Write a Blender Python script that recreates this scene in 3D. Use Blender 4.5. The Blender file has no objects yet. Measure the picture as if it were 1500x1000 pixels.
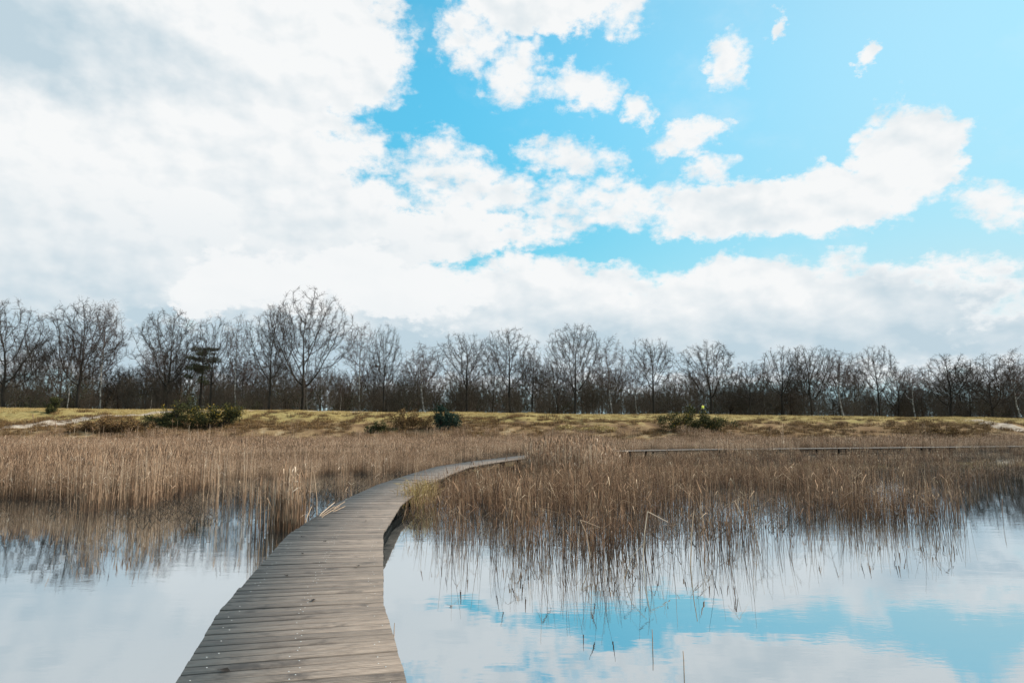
import bpy, math, random
import numpy as np
from mathutils import Vector, Matrix

random.seed(7)
SC = bpy.context.scene
COL = SC.collection
R = math.radians

# ------------------------------------------------------------------ camera
EYE = 2.02                                   # metres above the water
PITCH = math.atan(.128)
cam_d = bpy.data.cameras.new('camera'); cam_d.sensor_width = 36; cam_d.lens = 24.0
cam_d.clip_start = .05; cam_d.clip_end = 6000
cam = bpy.data.objects.new('camera', cam_d); COL.objects.link(cam)
cam.location = (0, 0, EYE); cam.rotation_euler = (math.pi/2 + PITCH, 0, 0)
SC.camera = cam
CP, SP = math.cos(PITCH), math.sin(PITCH)

def pix_dir(x, y):
    a = (x-750)/1000; b = (500-y)/1000
    return np.array((a, CP-b*SP, SP+b*CP))
def pix_ground(x, y, z=0.):
    d = pix_dir(x, y); t = (z-EYE)/d[2]
    return d[0]*t, d[1]*t
def pix_azel(x, y):
    d = pix_dir(x, y); d = d/np.linalg.norm(d)
    return math.atan2(d[0], d[1]), math.asin(d[2])

# ------------------------------------------------------------------ node helpers
class NT:
    def __init__(s, tree): s.t = tree; s.t.nodes.clear()
    def n(s, typ, **kw):
        nd = s.t.nodes.new(typ)
        for k, v in kw.items():
            if k[0] == 'i' and k[1:].isdigit(): s.put(nd.inputs[int(k[1:])], v)
            elif hasattr(nd, k) and k not in ('color',): setattr(nd, k, v)
            else: s.put(nd.inputs[k.replace('_', ' ')], v)
        return nd
    def put(s, sock, v):
        if isinstance(v, bpy.types.NodeSocket): s.t.links.new(v, sock)
        elif isinstance(v, bpy.types.Node): s.t.links.new(v.outputs[0], sock)
        else: sock.default_value = v
    def m(s, op, a, b=0., c=0., clamp=False):
        nd = s.t.nodes.new('ShaderNodeMath'); nd.operation = op; nd.use_clamp = clamp
        s.put(nd.inputs[0], a); s.put(nd.inputs[1], b); s.put(nd.inputs[2], c); return nd.outputs[0]
    def v(s, op, a, b=(0, 0, 0)):
        nd = s.t.nodes.new('ShaderNodeVectorMath'); nd.operation = op
        s.put(nd.inputs[0], a); s.put(nd.inputs[1], b)
        return nd.outputs['Value'] if op in ('DOT_PRODUCT', 'LENGTH') else nd.outputs[0]
    def mix(s, f, a, b, mode='MIX'):
        nd = s.t.nodes.new('ShaderNodeMix'); nd.data_type = 'RGBA'; nd.blend_type = mode
        s.put(nd.inputs[0], f); s.put(nd.inputs[6], a); s.put(nd.inputs[7], b); return nd.outputs[2]
    def noise(s, vec, scale, detail=3., rough=.5, dist=0.):
        nd = s.t.nodes.new('ShaderNodeTexNoise')
        s.put(nd.inputs['Vector'], vec)
        for k, v in (('Scale', scale), ('Detail', detail), ('Roughness', rough), ('Distortion', dist)): nd.inputs[k].default_value = v
        return nd.outputs[0]
    def ramp(s, f, *stops):
        nd = s.t.nodes.new('ShaderNodeValToRGB'); s.put(nd.inputs[0], f)
        el = nd.color_ramp.elements
        while len(el) < len(stops): el.new(.5)
        for e, (p, c) in zip(el, stops):
            e.position = p; e.color = (c+(1,)) if len(c) == 3 else c
        return nd.outputs[0]
    def smooth(s, x, lo, hi):
        nd = s.t.nodes.new('ShaderNodeMapRange'); nd.interpolation_type = 'SMOOTHSTEP'
        s.put(nd.inputs[0], x); s.put(nd.inputs[1], lo); s.put(nd.inputs[2], hi); return nd.outputs[0]

# ------------------------------------------------------------------ world: blue sky with broken cumulus
SUN_AZ, SUN_EL = R(82), R(36)                # to the right of the view
world = bpy.data.worlds.new('World'); SC.world = world; world.use_nodes = True
w = NT(world.node_tree)
tc = w.n('ShaderNodeTexCoord')
sep = w.n('ShaderNodeSeparateXYZ', i0=tc.outputs['Generated'])
az = w.m('ARCTAN2', sep.outputs[0], sep.outputs[1])
el = w.m('ARCSINE', sep.outputs[2])
pv = w.n('ShaderNodeCombineXYZ', i0=az, i1=el, i2=0.).outputs[0]
sky = w.n('ShaderNodeTexSky', sky_type='NISHITA', sun_disc=False, sun_elevation=SUN_EL, sun_rotation=SUN_AZ, air_density=1.0, dust_density=.4, ozone_density=1.5)
# domain of the cloud noise: flattened towards the horizon as real layers are
nv = w.v('MULTIPLY', pv, (1., 1.45, 1.))
warp = w.t.nodes.new('ShaderNodeTexNoise'); w.put(warp.inputs['Vector'], nv)
warp.inputs['Scale'].default_value = 7; warp.inputs['Detail'].default_value = 4
warp.inputs['Roughness'].default_value = .65; warp.inputs['Scale'].default_value = 11; warp.inputs['Detail'].default_value = 7
wv = w.v('MULTIPLY', w.v('SUBTRACT', warp.outputs['Color'], (.5, .5, .5)), (.15, .11, 0))
pw = w.v('ADD', pv, wv)
CL = [  # cloud bodies: pixel centre and radii of each in the photograph, turned into directions
 (150, 120, 420, 330), (60, 330, 420, 230), (330, 250, 250, 200), (470, 70, 150, 110), (430, 330, 210, 95), (520, 225, 70, 40),
 (650, 245, 80, 42), (690, 290, 110, 40), (620, 340, 200, 45), (800, 5, 130, 48), (690, 50, 55, 45), (915, 15, 40, 30),
 (755, 112, 58, 45), (845, 130, 60, 32), (935, 160, 34, 20), (1010, 196, 52, 26), (1072, 88, 34, 40), (1130, 28, 18, 14), (1275, 82, 20, 15),
 (840, 235, 75, 30), (900, 298, 130, 36), (1090, 305, 150, 46), (1220, 295, 120, 52), (1330, 232, 88, 80),
 (1465, 300, 85, 40), (1035, 250, 45, 26), (760, 335, 90, 28),
 (330, 425, 110, 70), (420, 400, 270, 95), (560, 430, 190, 75), (800, 445, 230, 66), (1060, 448, 240, 70), (1300, 450, 200, 66), (700, 520, 1100, 60), (1100, 480, 420, 60)]
r2 = r2b = None
for (x, y, rx, ry) in CL:
    a, e = pix_azel(x, y)
    k = math.cos(a)**2 if abs(a) < 1 else .5
    d = w.v('MULTIPLY', w.v('SUBTRACT', pw, (a, e, 0)), (1000/rx/k*.98, 1000/ry/max(math.cos(a), .6), 0))
    q = w.v('DOT_PRODUCT', d, d)
    if rx*ry > 6000: r2b = q if r2b is None else w.m('MINIMUM', r2b, q)
    else: r2 = q if r2 is None else w.m('MINIMUM', r2, q)
big_ = w.m('MINIMUM', w.m('MULTIPLY', w.m('SUBTRACT', 1., r2b), 2.3), 1.9)      # the thick banks have no holes
placed = w.m('MAXIMUM', w.m('MAXIMUM', w.m('SUBTRACT', 1., r2), big_), -1.1)
# elsewhere the same broken cover goes on
cover = w.m('MULTIPLY', w.m('SUBTRACT', w.noise(nv, 2.6, 3., .5), .47), 7.)
inside = w.m('MULTIPLY', w.smooth(w.m('ABSOLUTE', az), .95, .66), w.smooth(el, .80, .60))
cover = w.m('MINIMUM', w.m('MAXIMUM', cover, -1.1), 1.)
body = w.m('ADD', w.m('MULTIPLY', placed, inside), w.m('MULTIPLY', cover, w.m('SUBTRACT', 1., inside)))
f1 = w.noise(nv, 13., 9., .58)
off = w.v('ADD', nv, (.012, .018, 0))
f3 = w.noise(nv, 42., 6., .6)
dens = w.m('ADD', w.m('ADD', body, w.m('MULTIPLY', w.m('SUBTRACT', f1, .5), 2.6)), w.m('MULTIPLY', w.m('SUBTRACT', f3, .5), 2.5))
alpha = w.smooth(dens, -.45, 1.0)
thin = w.smooth(w.noise(nv, 5., 6., .6), .50, .78)
alpha = w.m('MAXIMUM', alpha, w.m('MULTIPLY', thin, .22))
veil = w.m('ADD', w.m('ADD', w.m('MULTIPLY', w.smooth(el, .30, .05), .55), w.m('MULTIPLY', w.smooth(el, .15, .06), .45)), w.m('ADD', w.m('MULTIPLY', w.smooth(az, -.15, .65), .58), .05))   # whiter towards the horizon and the sun
STR = .15
g1 = w.noise(nv, 9., 4., .5); g2 = w.noise(off, 9., 4., .5)
relief = w.m('MULTIPLY', w.m('SUBTRACT', g1, g2), 2.2)
soft = w.noise(w.v('MULTIPLY', nv, (1., 1.6, 1.)), 3.6, 3., .45)
# thick parts are greyer than the edges
grey = w.m('ADD', w.m('MULTIPLY', w.smooth(soft, .42, .70), .22), w.m('MULTIPLY', w.smooth(el, .215, .11), .8))
grey = w.m('MULTIPLY', grey, w.smooth(dens, .25, 1.5))
a0, e0 = pix_azel(-60, 10)
dk = w.v('MULTIPLY', w.v('SUBTRACT', pw, (a0, e0, 0)), (2.9, 8.5, 0))
dark = w.smooth(w.v('LENGTH', dk), 1.0, .2)
grey = w.m('SUBTRACT', w.m('ADD', grey, w.m('MULTIPLY', dark, .9)), relief, clamp=True)
fr2 = None                                     # bright cumulus heads standing before the greyer layer behind
for (x, y, rx, ry) in ((300, 425, 60, 34), (355, 400, 85, 48), (440, 420, 60, 40), (520, 400, 90, 50), (610, 425, 110, 45)):
    a, e = pix_azel(x, y); d = w.v('MULTIPLY', w.v('SUBTRACT', pw, (a, e, 0)), (1000/rx/max(math.cos(a)**2, .6), 1000/ry, 0)); q = w.v('DOT_PRODUCT', d, d)
    fr2 = q if fr2 is None else w.m('MINIMUM', fr2, q)
head = w.smooth(w.m('ADD', w.m('SUBTRACT', 1., fr2), w.m('MULTIPLY', w.m('SUBTRACT', f3, .5), 1.6)), -.15, .45)
layer = w.m('MULTIPLY', w.m('MULTIPLY', w.smooth(el, .34, .22), w.smooth(az, .0, -.22)), .24)
grey = w.m('MULTIPLY', w.m('ADD', grey, layer, clamp=True), w.m('SUBTRACT', 1., w.m('MULTIPLY', head, .85)))
ccol = w.mix(grey, (.93, .945, .95, 1), (.53, .66, .74, 1))
blue = w.mix(1., sky.outputs[0], (.50, 1.72, 1.46, 1), 'MULTIPLY')
ccol = w.v('MULTIPLY', ccol, (1/STR,)*3)
hi = w.m('ADD', .74, w.m('MULTIPLY', w.smooth(el, .20, .52), .36))
blue = w.v('MULTIPLY', blue, w.n('ShaderNodeCombineXYZ', i0=w.m('MULTIPLY', hi, .95), i1=hi, i2=w.m('MULTIPLY', hi, 1.07)).outputs[0])
blue = w.mix(w.m('MINIMUM', veil, .95), blue, (.58/STR, .76/STR, .83/STR, 1))
bg = w.n('ShaderNodeBackground', Color=w.mix(alpha, blue, ccol), Strength=STR)
w.n('ShaderNodeOutputWorld', i0=bg)
world.cycles.sampling_method = 'MANUAL'; world.cycles.sample_map_resolution = 512

sun_d = bpy.data.lights.new('sun', 'SUN'); sun_d.energy = 4.8; sun_d.angle = R(.8); sun_d.color = (1, .92, .80)
sun = bpy.data.objects.new('sun', sun_d); COL.objects.link(sun)
sv = Vector((math.sin(SUN_AZ)*math.cos(SUN_EL), math.cos(SUN_AZ)*math.cos(SUN_EL), math.sin(SUN_EL)))
sun.rotation_euler = sv.to_track_quat('Z', 'Y').to_euler(); sun.location = sv*50
vs = SC.view_settings; vs.view_transform = 'Standard'; vs.look = 'None'; vs.exposure = 0; vs.gamma = 1
SC.cycles.max_bounces = 6; SC.cycles.transparent_max_bounces = 6

# ------------------------------------------------------------------ mesh and object helpers
def mesh_np(name, verts, quads=None, tris=None, attr=None, mats=(), smooth=False):
    verts = np.asarray(verts, np.float32).reshape(-1, 3)
    loops = []; starts = []; n0 = 0
    if quads is not None and len(quads):
        q = np.asarray(quads, np.int32); loops.append(q.ravel()); starts.append(n0+4*np.arange(len(q))); n0 += q.size
    if tris is not None and len(tris):
        t = np.asarray(tris, np.int32); loops.append(t.ravel()); starts.append(n0+3*np.arange(len(t))); n0 += t.size
    me = bpy.data.meshes.new(name)
    lp = np.concatenate(loops); st = np.concatenate(starts)
    me.vertices.add(len(verts)); me.vertices.foreach_set('co', verts.ravel())
    me.loops.add(len(lp)); me.loops.foreach_set('vertex_index', lp.astype(np.int32))
    me.polygons.add(len(st)); me.polygons.foreach_set('loop_start', st.astype(np.int32))
    if attr is not None:
        for k, a in attr.items():
            at = me.attributes.new(k, 'FLOAT', 'POINT'); at.data.foreach_set('value', np.asarray(a, np.float32))
    for m_ in mats: me.materials.append(m_)
    me.update(calc_edges=True); me.validate()
    if smooth: me.polygons.foreach_set('use_smooth', np.ones(len(me.polygons), bool))
    return me

def prisms(A, B, ra, rb, sides=3, seed=0):
    """separate tapered prisms from A to B: verts, quads"""
    A = np.asarray(A, float); B = np.asarray(B, float); n = len(A)
    d = B-A; L = np.linalg.norm(d, axis=1, keepdims=True); d = d/np.maximum(L, 1e-6)
    ref = np.where(np.abs(d[:, 2:3]) < .9, np.array([[0, 0, 1.]]), np.array([[1., 0, 0]]))
    u = np.cross(d, ref); u /= np.linalg.norm(u, axis=1, keepdims=True); v = np.cross(d, u)
    rng = np.random.default_rng(seed); ph = rng.uniform(0, 6.28, n)
    ra = np.broadcast_to(ra, (n,)); rb = np.broadcast_to(rb, (n,))
    V = np.zeros((n, 2*sides, 3))
    for k in range(sides):
        an = ph+2*math.pi*k/sides
        o = np.cos(an)[:, None]*u+np.sin(an)[:, None]*v
        V[:, k] = A+o*ra[:, None]; V[:, sides+k] = B+o*rb[:, None]
    base = (np.arange(n)*2*sides)[:, None]
    Q = np.concatenate([base+np.array([[k, (k+1) % sides, sides+(k+1) % sides, sides+k]]) for k in range(sides)])
    return V.reshape(-1, 3), Q

def link(name, me, parent=None, loc=None, rot=None):
    o = bpy.data.objects.new(name, me); COL.objects.link(o)
    if parent is not None: o.parent = parent
    if loc is not None: o.location = loc
    if rot is not None: o.rotation_euler = rot
    return o
def tag(o, label=None, cat=None, group=None, kind=None):
    for k, v in (('label', label), ('category', cat), ('group', group), ('kind', kind)):
        if v: o[k] = v
    return o
def box_geo(x0, x1, y0, y1, z0, z1):
    V = [(x0, y0, z0), (x1, y0, z0), (x1, y1, z0), (x0, y1, z0), (x0, y0, z1), (x1, y0, z1), (x1, y1, z1), (x0, y1, z1)]
    F = [(3, 2, 1, 0), (4, 5, 6, 7), (0, 1, 5, 4), (1, 2, 6, 5), (2, 3, 7, 6), (3, 0, 4, 7)]
    return V, F

# ------------------------------------------------------------------ materials
def mat(name, build, rough=.85, spec=.3):
    m_ = bpy.data.materials.new(name); m_.use_nodes = True; t = NT(m_.node_tree)
    out = t.n('ShaderNodeOutputMaterial'); b = t.n('ShaderNodeBsdfPrincipled')
    b.inputs['Roughness'].default_value = rough; b.inputs['Specular IOR Level'].default_value = spec
    t.t.links.new(b.outputs[0], out.inputs[0])
    build(t, b)
    return m_
def plain(name, c, var=.35, scale=3., rough=.85):
    def f(t, b):
        co = t.n('ShaderNodeTexCoord').outputs['Object']
        ob = t.n('ShaderNodeObjectInfo').outputs['Random']
        fac = t.m('ADD', t.m('MULTIPLY', t.noise(co, scale, 4.), .7), t.m('MULTIPLY', ob, .3))
        t.put(b.inputs['Base Color'], t.mix(fac, tuple(x*(1-var) for x in c)+(1,), tuple(min(1, x*(1+var)) for x in c)+(1,)))
    return mat(name, f, rough)
def tinted(name, *stops, rough=.8, jitter=.25):
    """colour by the per-stem value stored on the mesh, a little different for every clump"""
    def f(t, b):
        at = t.n('ShaderNodeAttribute', attribute_name='tint').outputs['Fac']
        ob = t.n('ShaderNodeObjectInfo').outputs['Random']
        x = t.m('ADD', at, t.m('MULTIPLY', t.m('SUBTRACT', ob, .5), jitter), clamp=True)
        t.put(b.inputs['Base Color'], t.ramp(x, *stops))
    return mat(name, f, rough, .2)

def f_water(t, b):
    t.t.nodes.remove(b)
    out = [n for n in t.t.nodes if n.type == 'OUTPUT_MATERIAL'][0]
    co = t.n('ShaderNodeTexCoord').outputs['Object']
    n1 = t.noise(t.v('MULTIPLY', co, (.7, 1.6, 1)), 1.6, 3., .5)
    n2 = t.noise(t.v('MULTIPLY', co, (1., 1.8, 1)), 9., 3., .55)
    patch = t.smooth(t.noise(co, .35, 2.), .38, .66)
    h = t.m('ADD', t.m('MULTIPLY', n1, .6), t.m('MULTIPLY', t.m('MULTIPLY', n2, patch), .22))
    bump = t.n('ShaderNodeBump', Strength=.045, Distance=.05, Height=h)
    fr = t.n('ShaderNodeFresnel', IOR=1.33, Normal=bump.outputs[0])
    gl = t.n('ShaderNodeBsdfGlossy', Color=(.86, .93, .97, 1), Roughness=.012, Normal=bump.outputs[0])
    df = t.n('ShaderNodeBsdfDiffuse', Color=(.018, .026, .03, 1))
    fac = t.m('ADD', t.m('MULTIPLY', fr, .5), .60, clamp=True)
    mx = t.n('ShaderNodeMixShader', i0=fac, i1=df, i2=gl)
    t.t.links.new(mx.outputs[0], out.inputs[0])
M_water = mat('pond water', f_water)

def f_ground(t, b):
    g = t.n('ShaderNodeNewGeometry').outputs['Position']
    s = t.n('ShaderNodeSeparateXYZ', i0=g)
    n1 = t.noise(g, .35, 6., .65); n2 = t.noise(g, 1.7, 5., .6); n3 = t.noise(g, .12, 3.)
    grass = t.ramp(n2, (.25, (.21, .155, .055)), (.5, (.33, .245, .095)), (.75, (.43, .335, .15)))
    heath = t.ramp(n1, (.3, (.10, .06, .034)), (.44, (.19, .112, .058)), (.58, (.29, .19, .098)), (.72, (.42, .32, .20)))
    up = t.smooth(t.m('ADD', s.outputs[2], t.m('MULTIPLY', t.m('SUBTRACT', n1, .5), 3.2)), 2.5, 3.6)
    c = t.mix(up, heath, grass)
    mud = t.smooth(s.outputs[2], .35, -.1)
    c = t.mix(mud, c, (.035, .028, .02, 1))
    t.put(b.inputs['Base Color'], c)
    t.put(b.inputs['Normal'], t.n('ShaderNodeBump', Strength=.6, Distance=.25, Height=n2).outputs[0])
M_ground = mat('heath and grass ground', f_ground, .95, .1)
def f_sand(t, b):
    g = t.n('ShaderNodeNewGeometry').outputs['Position']
    t.put(b.inputs['Base Color'], t.ramp(t.noise(g, 1.3, 5., .6), (.3, (.30, .22, .16)), (.55, (.46, .37, .29)), (.8, (.56, .48, .40))))
M_sand = mat('pale sand', f_sand, .95, .1)

def f_plank(t, b):
    co = t.n('ShaderNodeTexCoord').outputs['Object']
    s = t.n('ShaderNodeSeparateXYZ', i0=co)
    rnd = t.n('ShaderNodeObjectInfo').outputs['Random']
    sh = t.n('ShaderNodeCombineXYZ', i0=t.m('MULTIPLY', rnd, 37.), i1=t.m('MULTIPLY', rnd, 91.), i2=0.).outputs[0]
    pc = t.v('ADD', co, sh)
    grain = t.noise(t.v('MULTIPLY', pc, (2.2, 26., 8.)), 2.2, 6., .62, .4)
    blot = t.noise(pc, 2.6, 4., .6)
    base = t.ramp(grain, (.25, (.085, .062, .047)), (.5, (.225, .175, .138)), (.78, (.37, .305, .255)))
    tone = t.mix(rnd, (.76, .74, .73, 1), (1.34, 1.31, 1.29, 1))
    c = t.mix(1., base, tone, 'MULTIPLY')
    c = t.mix(t.smooth(blot, .52, .72), c, (.085, .062, .048, 1))
    gr = t.m('SINE', t.m('MULTIPLY', s.outputs[1], 2*math.pi/.0258))
    c = t.mix(t.smooth(gr, .1, .9), c, t.mix(.6, c, (.03, .024, .02, 1)))
    t.put(b.inputs['Base Color'], c)
    t.put(b.inputs['Roughness'], t.m('ADD', t.m('MULTIPLY', grain, .3), .42))
    h = t.m('SUBTRACT', t.m('MULTIPLY', grain, .35), t.m('MULTIPLY', t.smooth(gr, 0., .9), .6))
    t.put(b.inputs['Normal'], t.n('ShaderNodeBump', Strength=.5, Distance=.004, Height=h).outputs[0])
M_plank = mat('weathered decking', f_plank, .6, .45)
M_beam = plain('dark wet timber', (.035, .028, .022), .4, 6., .97)
M_screw = plain('bright screw steel', (.55, .54, .52), .25, 40., .45)
M_bark = plain('dark oak bark', (.030, .024, .019), .35, 1.5)
M_twig = plain('grey brown twigs', (.042, .031, .024), .3, .4)
M_brush = plain('brown brushwood', (.080, .062, .047), .45, .3)
M_redtwig = plain('reddish birch twigs', (.078, .050, .040), .3, .4)
def f_birch(t, b):
    co = t.n('ShaderNodeTexCoord').outputs['Object']
    n_ = t.noise(t.v('MULTIPLY', co, (1., 1., 1.6)), 2.2, 5., .65)
    t.put(b.inputs['Base Color'], t.ramp(n_, (.40, (.05, .042, .036)), (.50, (.22, .20, .18)), (.66, (.46, .44, .41))))
M_birch = mat('white birch bark', f_birch)
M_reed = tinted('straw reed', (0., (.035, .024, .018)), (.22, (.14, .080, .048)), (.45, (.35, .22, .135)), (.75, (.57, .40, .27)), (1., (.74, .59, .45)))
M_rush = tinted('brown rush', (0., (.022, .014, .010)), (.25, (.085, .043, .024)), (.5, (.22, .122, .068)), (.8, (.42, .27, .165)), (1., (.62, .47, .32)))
M_tuft = tinted('golden grass', (0., (.17, .11, .035)), (.5, (.38, .27, .10)), (1., (.58, .45, .23)))
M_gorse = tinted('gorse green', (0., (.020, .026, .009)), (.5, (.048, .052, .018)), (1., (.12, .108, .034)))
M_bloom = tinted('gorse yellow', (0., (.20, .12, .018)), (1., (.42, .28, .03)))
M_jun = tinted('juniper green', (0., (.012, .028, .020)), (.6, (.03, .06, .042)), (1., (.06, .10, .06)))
M_brownbush = tinted('dry brown scrub', (0., (.05, .030, .016)), (.6, (.16, .092, .042)), (1., (.32, .19, .07)))
M_pine = tinted('pine needles', (0., (.022, .026, .012)), (.6, (.055, .060, .026)), (1., (.10, .10, .045)))
M_ivy = tinted('dull ivy green', (0., (.02, .024, .014)), (.6, (.05, .054, .03)), (1., (.085, .085, .045)))

# ------------------------------------------------------------------ terrain
def lattice(seed, n=64):
    return np.random.default_rng(seed).random((n, n))
_LT = [lattice(s) for s in range(40, 46)]
def vnoise(x, y, scale, k=0):
    T = _LT[k]; n = T.shape[0]
    x = np.asarray(x, float)/scale+500.; y = np.asarray(y, float)/scale+500.
    xi = np.floor(x).astype(int); yi = np.floor(y).astype(int); fx = x-xi; fy = y-yi
    fx = fx*fx*(3-2*fx); fy = fy*fy*(3-2*fy)
    g = lambda a, b: T[a % n, b % n]
    return (g(xi, yi)*(1-fx)+g(xi+1, yi)*fx)*(1-fy)+(g(xi, yi+1)*(1-fx)+g(xi+1, yi+1)*fx)*fy
def sstep(a, b, x):
    t = np.clip((x-a)/(b-a), 0, 1); return t*t*(3-2*t)
def crest_z(x): return 4.5-.0098*np.clip(x, -160, 160)
FOOT, CREST = 86., 110.
def height(x, y):
    x = np.asarray(x, float); y = np.asarray(y, float)
    foot = FOOT+3.5*(vnoise(x, y*0, 22, 0)-.5)
    t = np.clip((y-foot)/(CREST-foot), 0, 1)
    prof = .78*(1-(1-t)**2.0)+.22*t
    rough = (vnoise(x, y, 3.1, 1)-.5)*.7+(vnoise(x, y, 1.3, 2)-.5)*.45+(vnoise(x, y, 8, 3)-.5)*.5
    berm = -.5+(crest_z(x)+.5)*prof+rough*np.clip(4*t*(1-t), 0, 1)*.9
    back = np.clip((y-CREST-4)/40, 0, 1)
    berm = np.where(y > CREST, crest_z(x)-.9*back, berm)+.30*(vnoise(x, y*0, 9, 4)-.5)*t
    out = np.where(y < foot, -.75+.25*sstep(foot-8, foot, y), berm)
    side = sstep(120, 165, np.abs(x))*3.5+sstep(-45, -80, y)*2.6
    far = sstep(84, 110, y)
    return np.maximum(out, -.75+side*(1-far)+.0*x)
def hz(x, y): return float(height(x, y))
def ground_hit(px, py, lo=70., hi=140.):
    d = pix_dir(px, py); prev = None
    for Y in np.arange(lo, hi, .1):
        t = Y/d[1]; z = EYE+d[2]*t
        if z <= hz(d[0]*t, Y): return d[0]*t, Y
    return d[0]*CREST/d[1], CREST
xs = np.concatenate([[-3000, -1200, -500, -300], np.arange(-190, -90, 4.), np.arange(-90, 90.1, .9), np.arange(94, 191, 4.), [300, 500, 1200, 3000]])
ys = np.concatenate([[-2500, -800, -300, -120], np.arange(-90, 80, 5.), np.arange(80, 116, .7), np.arange(118, 180, 4.), [220, 400, 900, 2000, 4500]])
X, Y = np.meshgrid(xs, ys); Z = height(X, Y)
nx, ny = len(xs), len(ys)
I = np.arange(nx*ny).reshape(ny, nx)
Q = np.stack([I[:-1, :-1], I[:-1, 1:], I[1:, 1:], I[1:, :-1]], -1).reshape(-1, 4)
g = link('ground', mesh_np('ground', np.stack([X, Y, Z], -1), Q, mats=[M_ground], smooth=True)); tag(g, kind='structure')
wv_, wf = [(-175, -85, 0), (175, -85, 0), (175, 95, 0), (-175, 95, 0)], [(0, 1, 2, 3)]
wo = link('water', mesh_np('water', wv_, wf, mats=[M_water])); tag(wo, kind='structure')

def strip(name, pts, width, m_):
    """a band laid along ground points, following the slope"""
    pts = np.array(pts, float); P = []
    for a, b in zip(pts[:-1], pts[1:]):
        n = max(2, int(np.linalg.norm(b-a)/.8)); P += [a+(b-a)*i/n for i in range(n)]
    P = np.array(P+[pts[-1]]); T = np.gradient(P, axis=0); T /= np.linalg.norm(T, axis=1, keepdims=True)
    N = np.stack([-T[:, 1], T[:, 0]], 1); V = []; K = 7
    for i, (p, n_) in enumerate(zip(P, N)):
        for k in range(K):
            s_ = (k/(K-1)-.5)*width*(.85+.4*vnoise(p[0], p[1], 2.5, 4))
            q = p+n_*s_; V.append((q[0], q[1], hz(*q)+.05-(.09 if k in (0, K-1) else 0)))
    Q = [(i*K+k, i*K+k+1, (i+1)*K+k+1, (i+1)*K+k) for i in range(len(P)-1) for k in range(K-1)]
    o = link(name, mesh_np(name, V, Q, mats=[m_], smooth=True)); tag(o, kind='structure'); return o
strip('sand_path', [ground_hit(*q) for q in ((-60, 632), (0, 626), (60, 620.5), (120, 614.5), (170, 609.5), (215, 606))]+[(-44, 109.4), (-30, 110.2), (-15, 110.4)], 2.4, M_sand)
strip('sand_path', [ground_hit(*q) for q in ((1425, 615), (1448, 618.5), (1470, 623), (1500, 630), (1560, 640))], 3.2, M_sand)

# ------------------------------------------------------------------ boardwalk
DECK = .32
LINE = np.array([(.78, -4.0), (-1.50, 4.9), (-2.02, 6.88), (-2.88, 11.48), (-3.28, 15.8), (-3.39, 21.4), (-3.1, 26.5), (-2.68, 31.6), (-1.5, 36.2), (1.36, 44.4),
                 (4.2, 50.2), (8.0, 54.2), (14.3, 57.8), (24.1, 60.8), (42.8, 66.7), (60., 71.5)])
HW = .76
def offset_line(P, s):
    out = []
    for i in range(len(P)):
        d0 = P[i]-P[i-1] if i else P[1]-P[0]; d1 = P[i+1]-P[i] if i < len(P)-1 else d0
        d0 = d0/np.linalg.norm(d0); d1 = d1/np.linalg.norm(d1)
        n = np.array([d0[1]+d1[1], -d0[0]-d1[0]]); n /= np.linalg.norm(n)
        out.append(P[i]+n*s/max(.5, n @ np.array([d1[1], -d1[0]])))
    return np.array(out)
LL, LR = offset_line(LINE, -HW), offset_line(LINE, HW)
bw = bpy.data.objects.new('boardwalk', None); COL.objects.link(bw); bw.location = (LINE[1][0], LINE[1][1], 0)
tag(bw, 'long grey plank boardwalk curving through the reeds over the pond', 'boardwalk')
bw_inv = Matrix.Translation(-Vector(bw.location))
rng = np.random.default_rng(3)
rest_V, rest_Q = [], []; count = 0
def plank_geo(q):
    """q: four top corners (l0, r0, r1, l1) in plank space; chamfered along the long edges"""
    V = []; c = .005; th = .04
    l0, r0, r1, l1 = [np.array(a) for a in q]
    for a, b, sgn in ((l0, l1, 1), (r0, r1, 1)):
        u = (b-a)/np.linalg.norm(b-a)
        V += [(*(a), -th), (*(a), -c), (*(a+u*c), 0), (*(b-u*c), 0), (*(b), -c), (*(b), -th)]
    Q = [(i, 6+i, 7+i, i+1) for i in range(5)]+[(5, 11, 6, 0)]
    return np.array(V), np.array(Q)
END_Q = [(0, 1, 4, 5), (1, 2, 3, 4), (6, 11, 10, 7), (7, 10, 9, 8)]
screw_cache = {}
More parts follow.
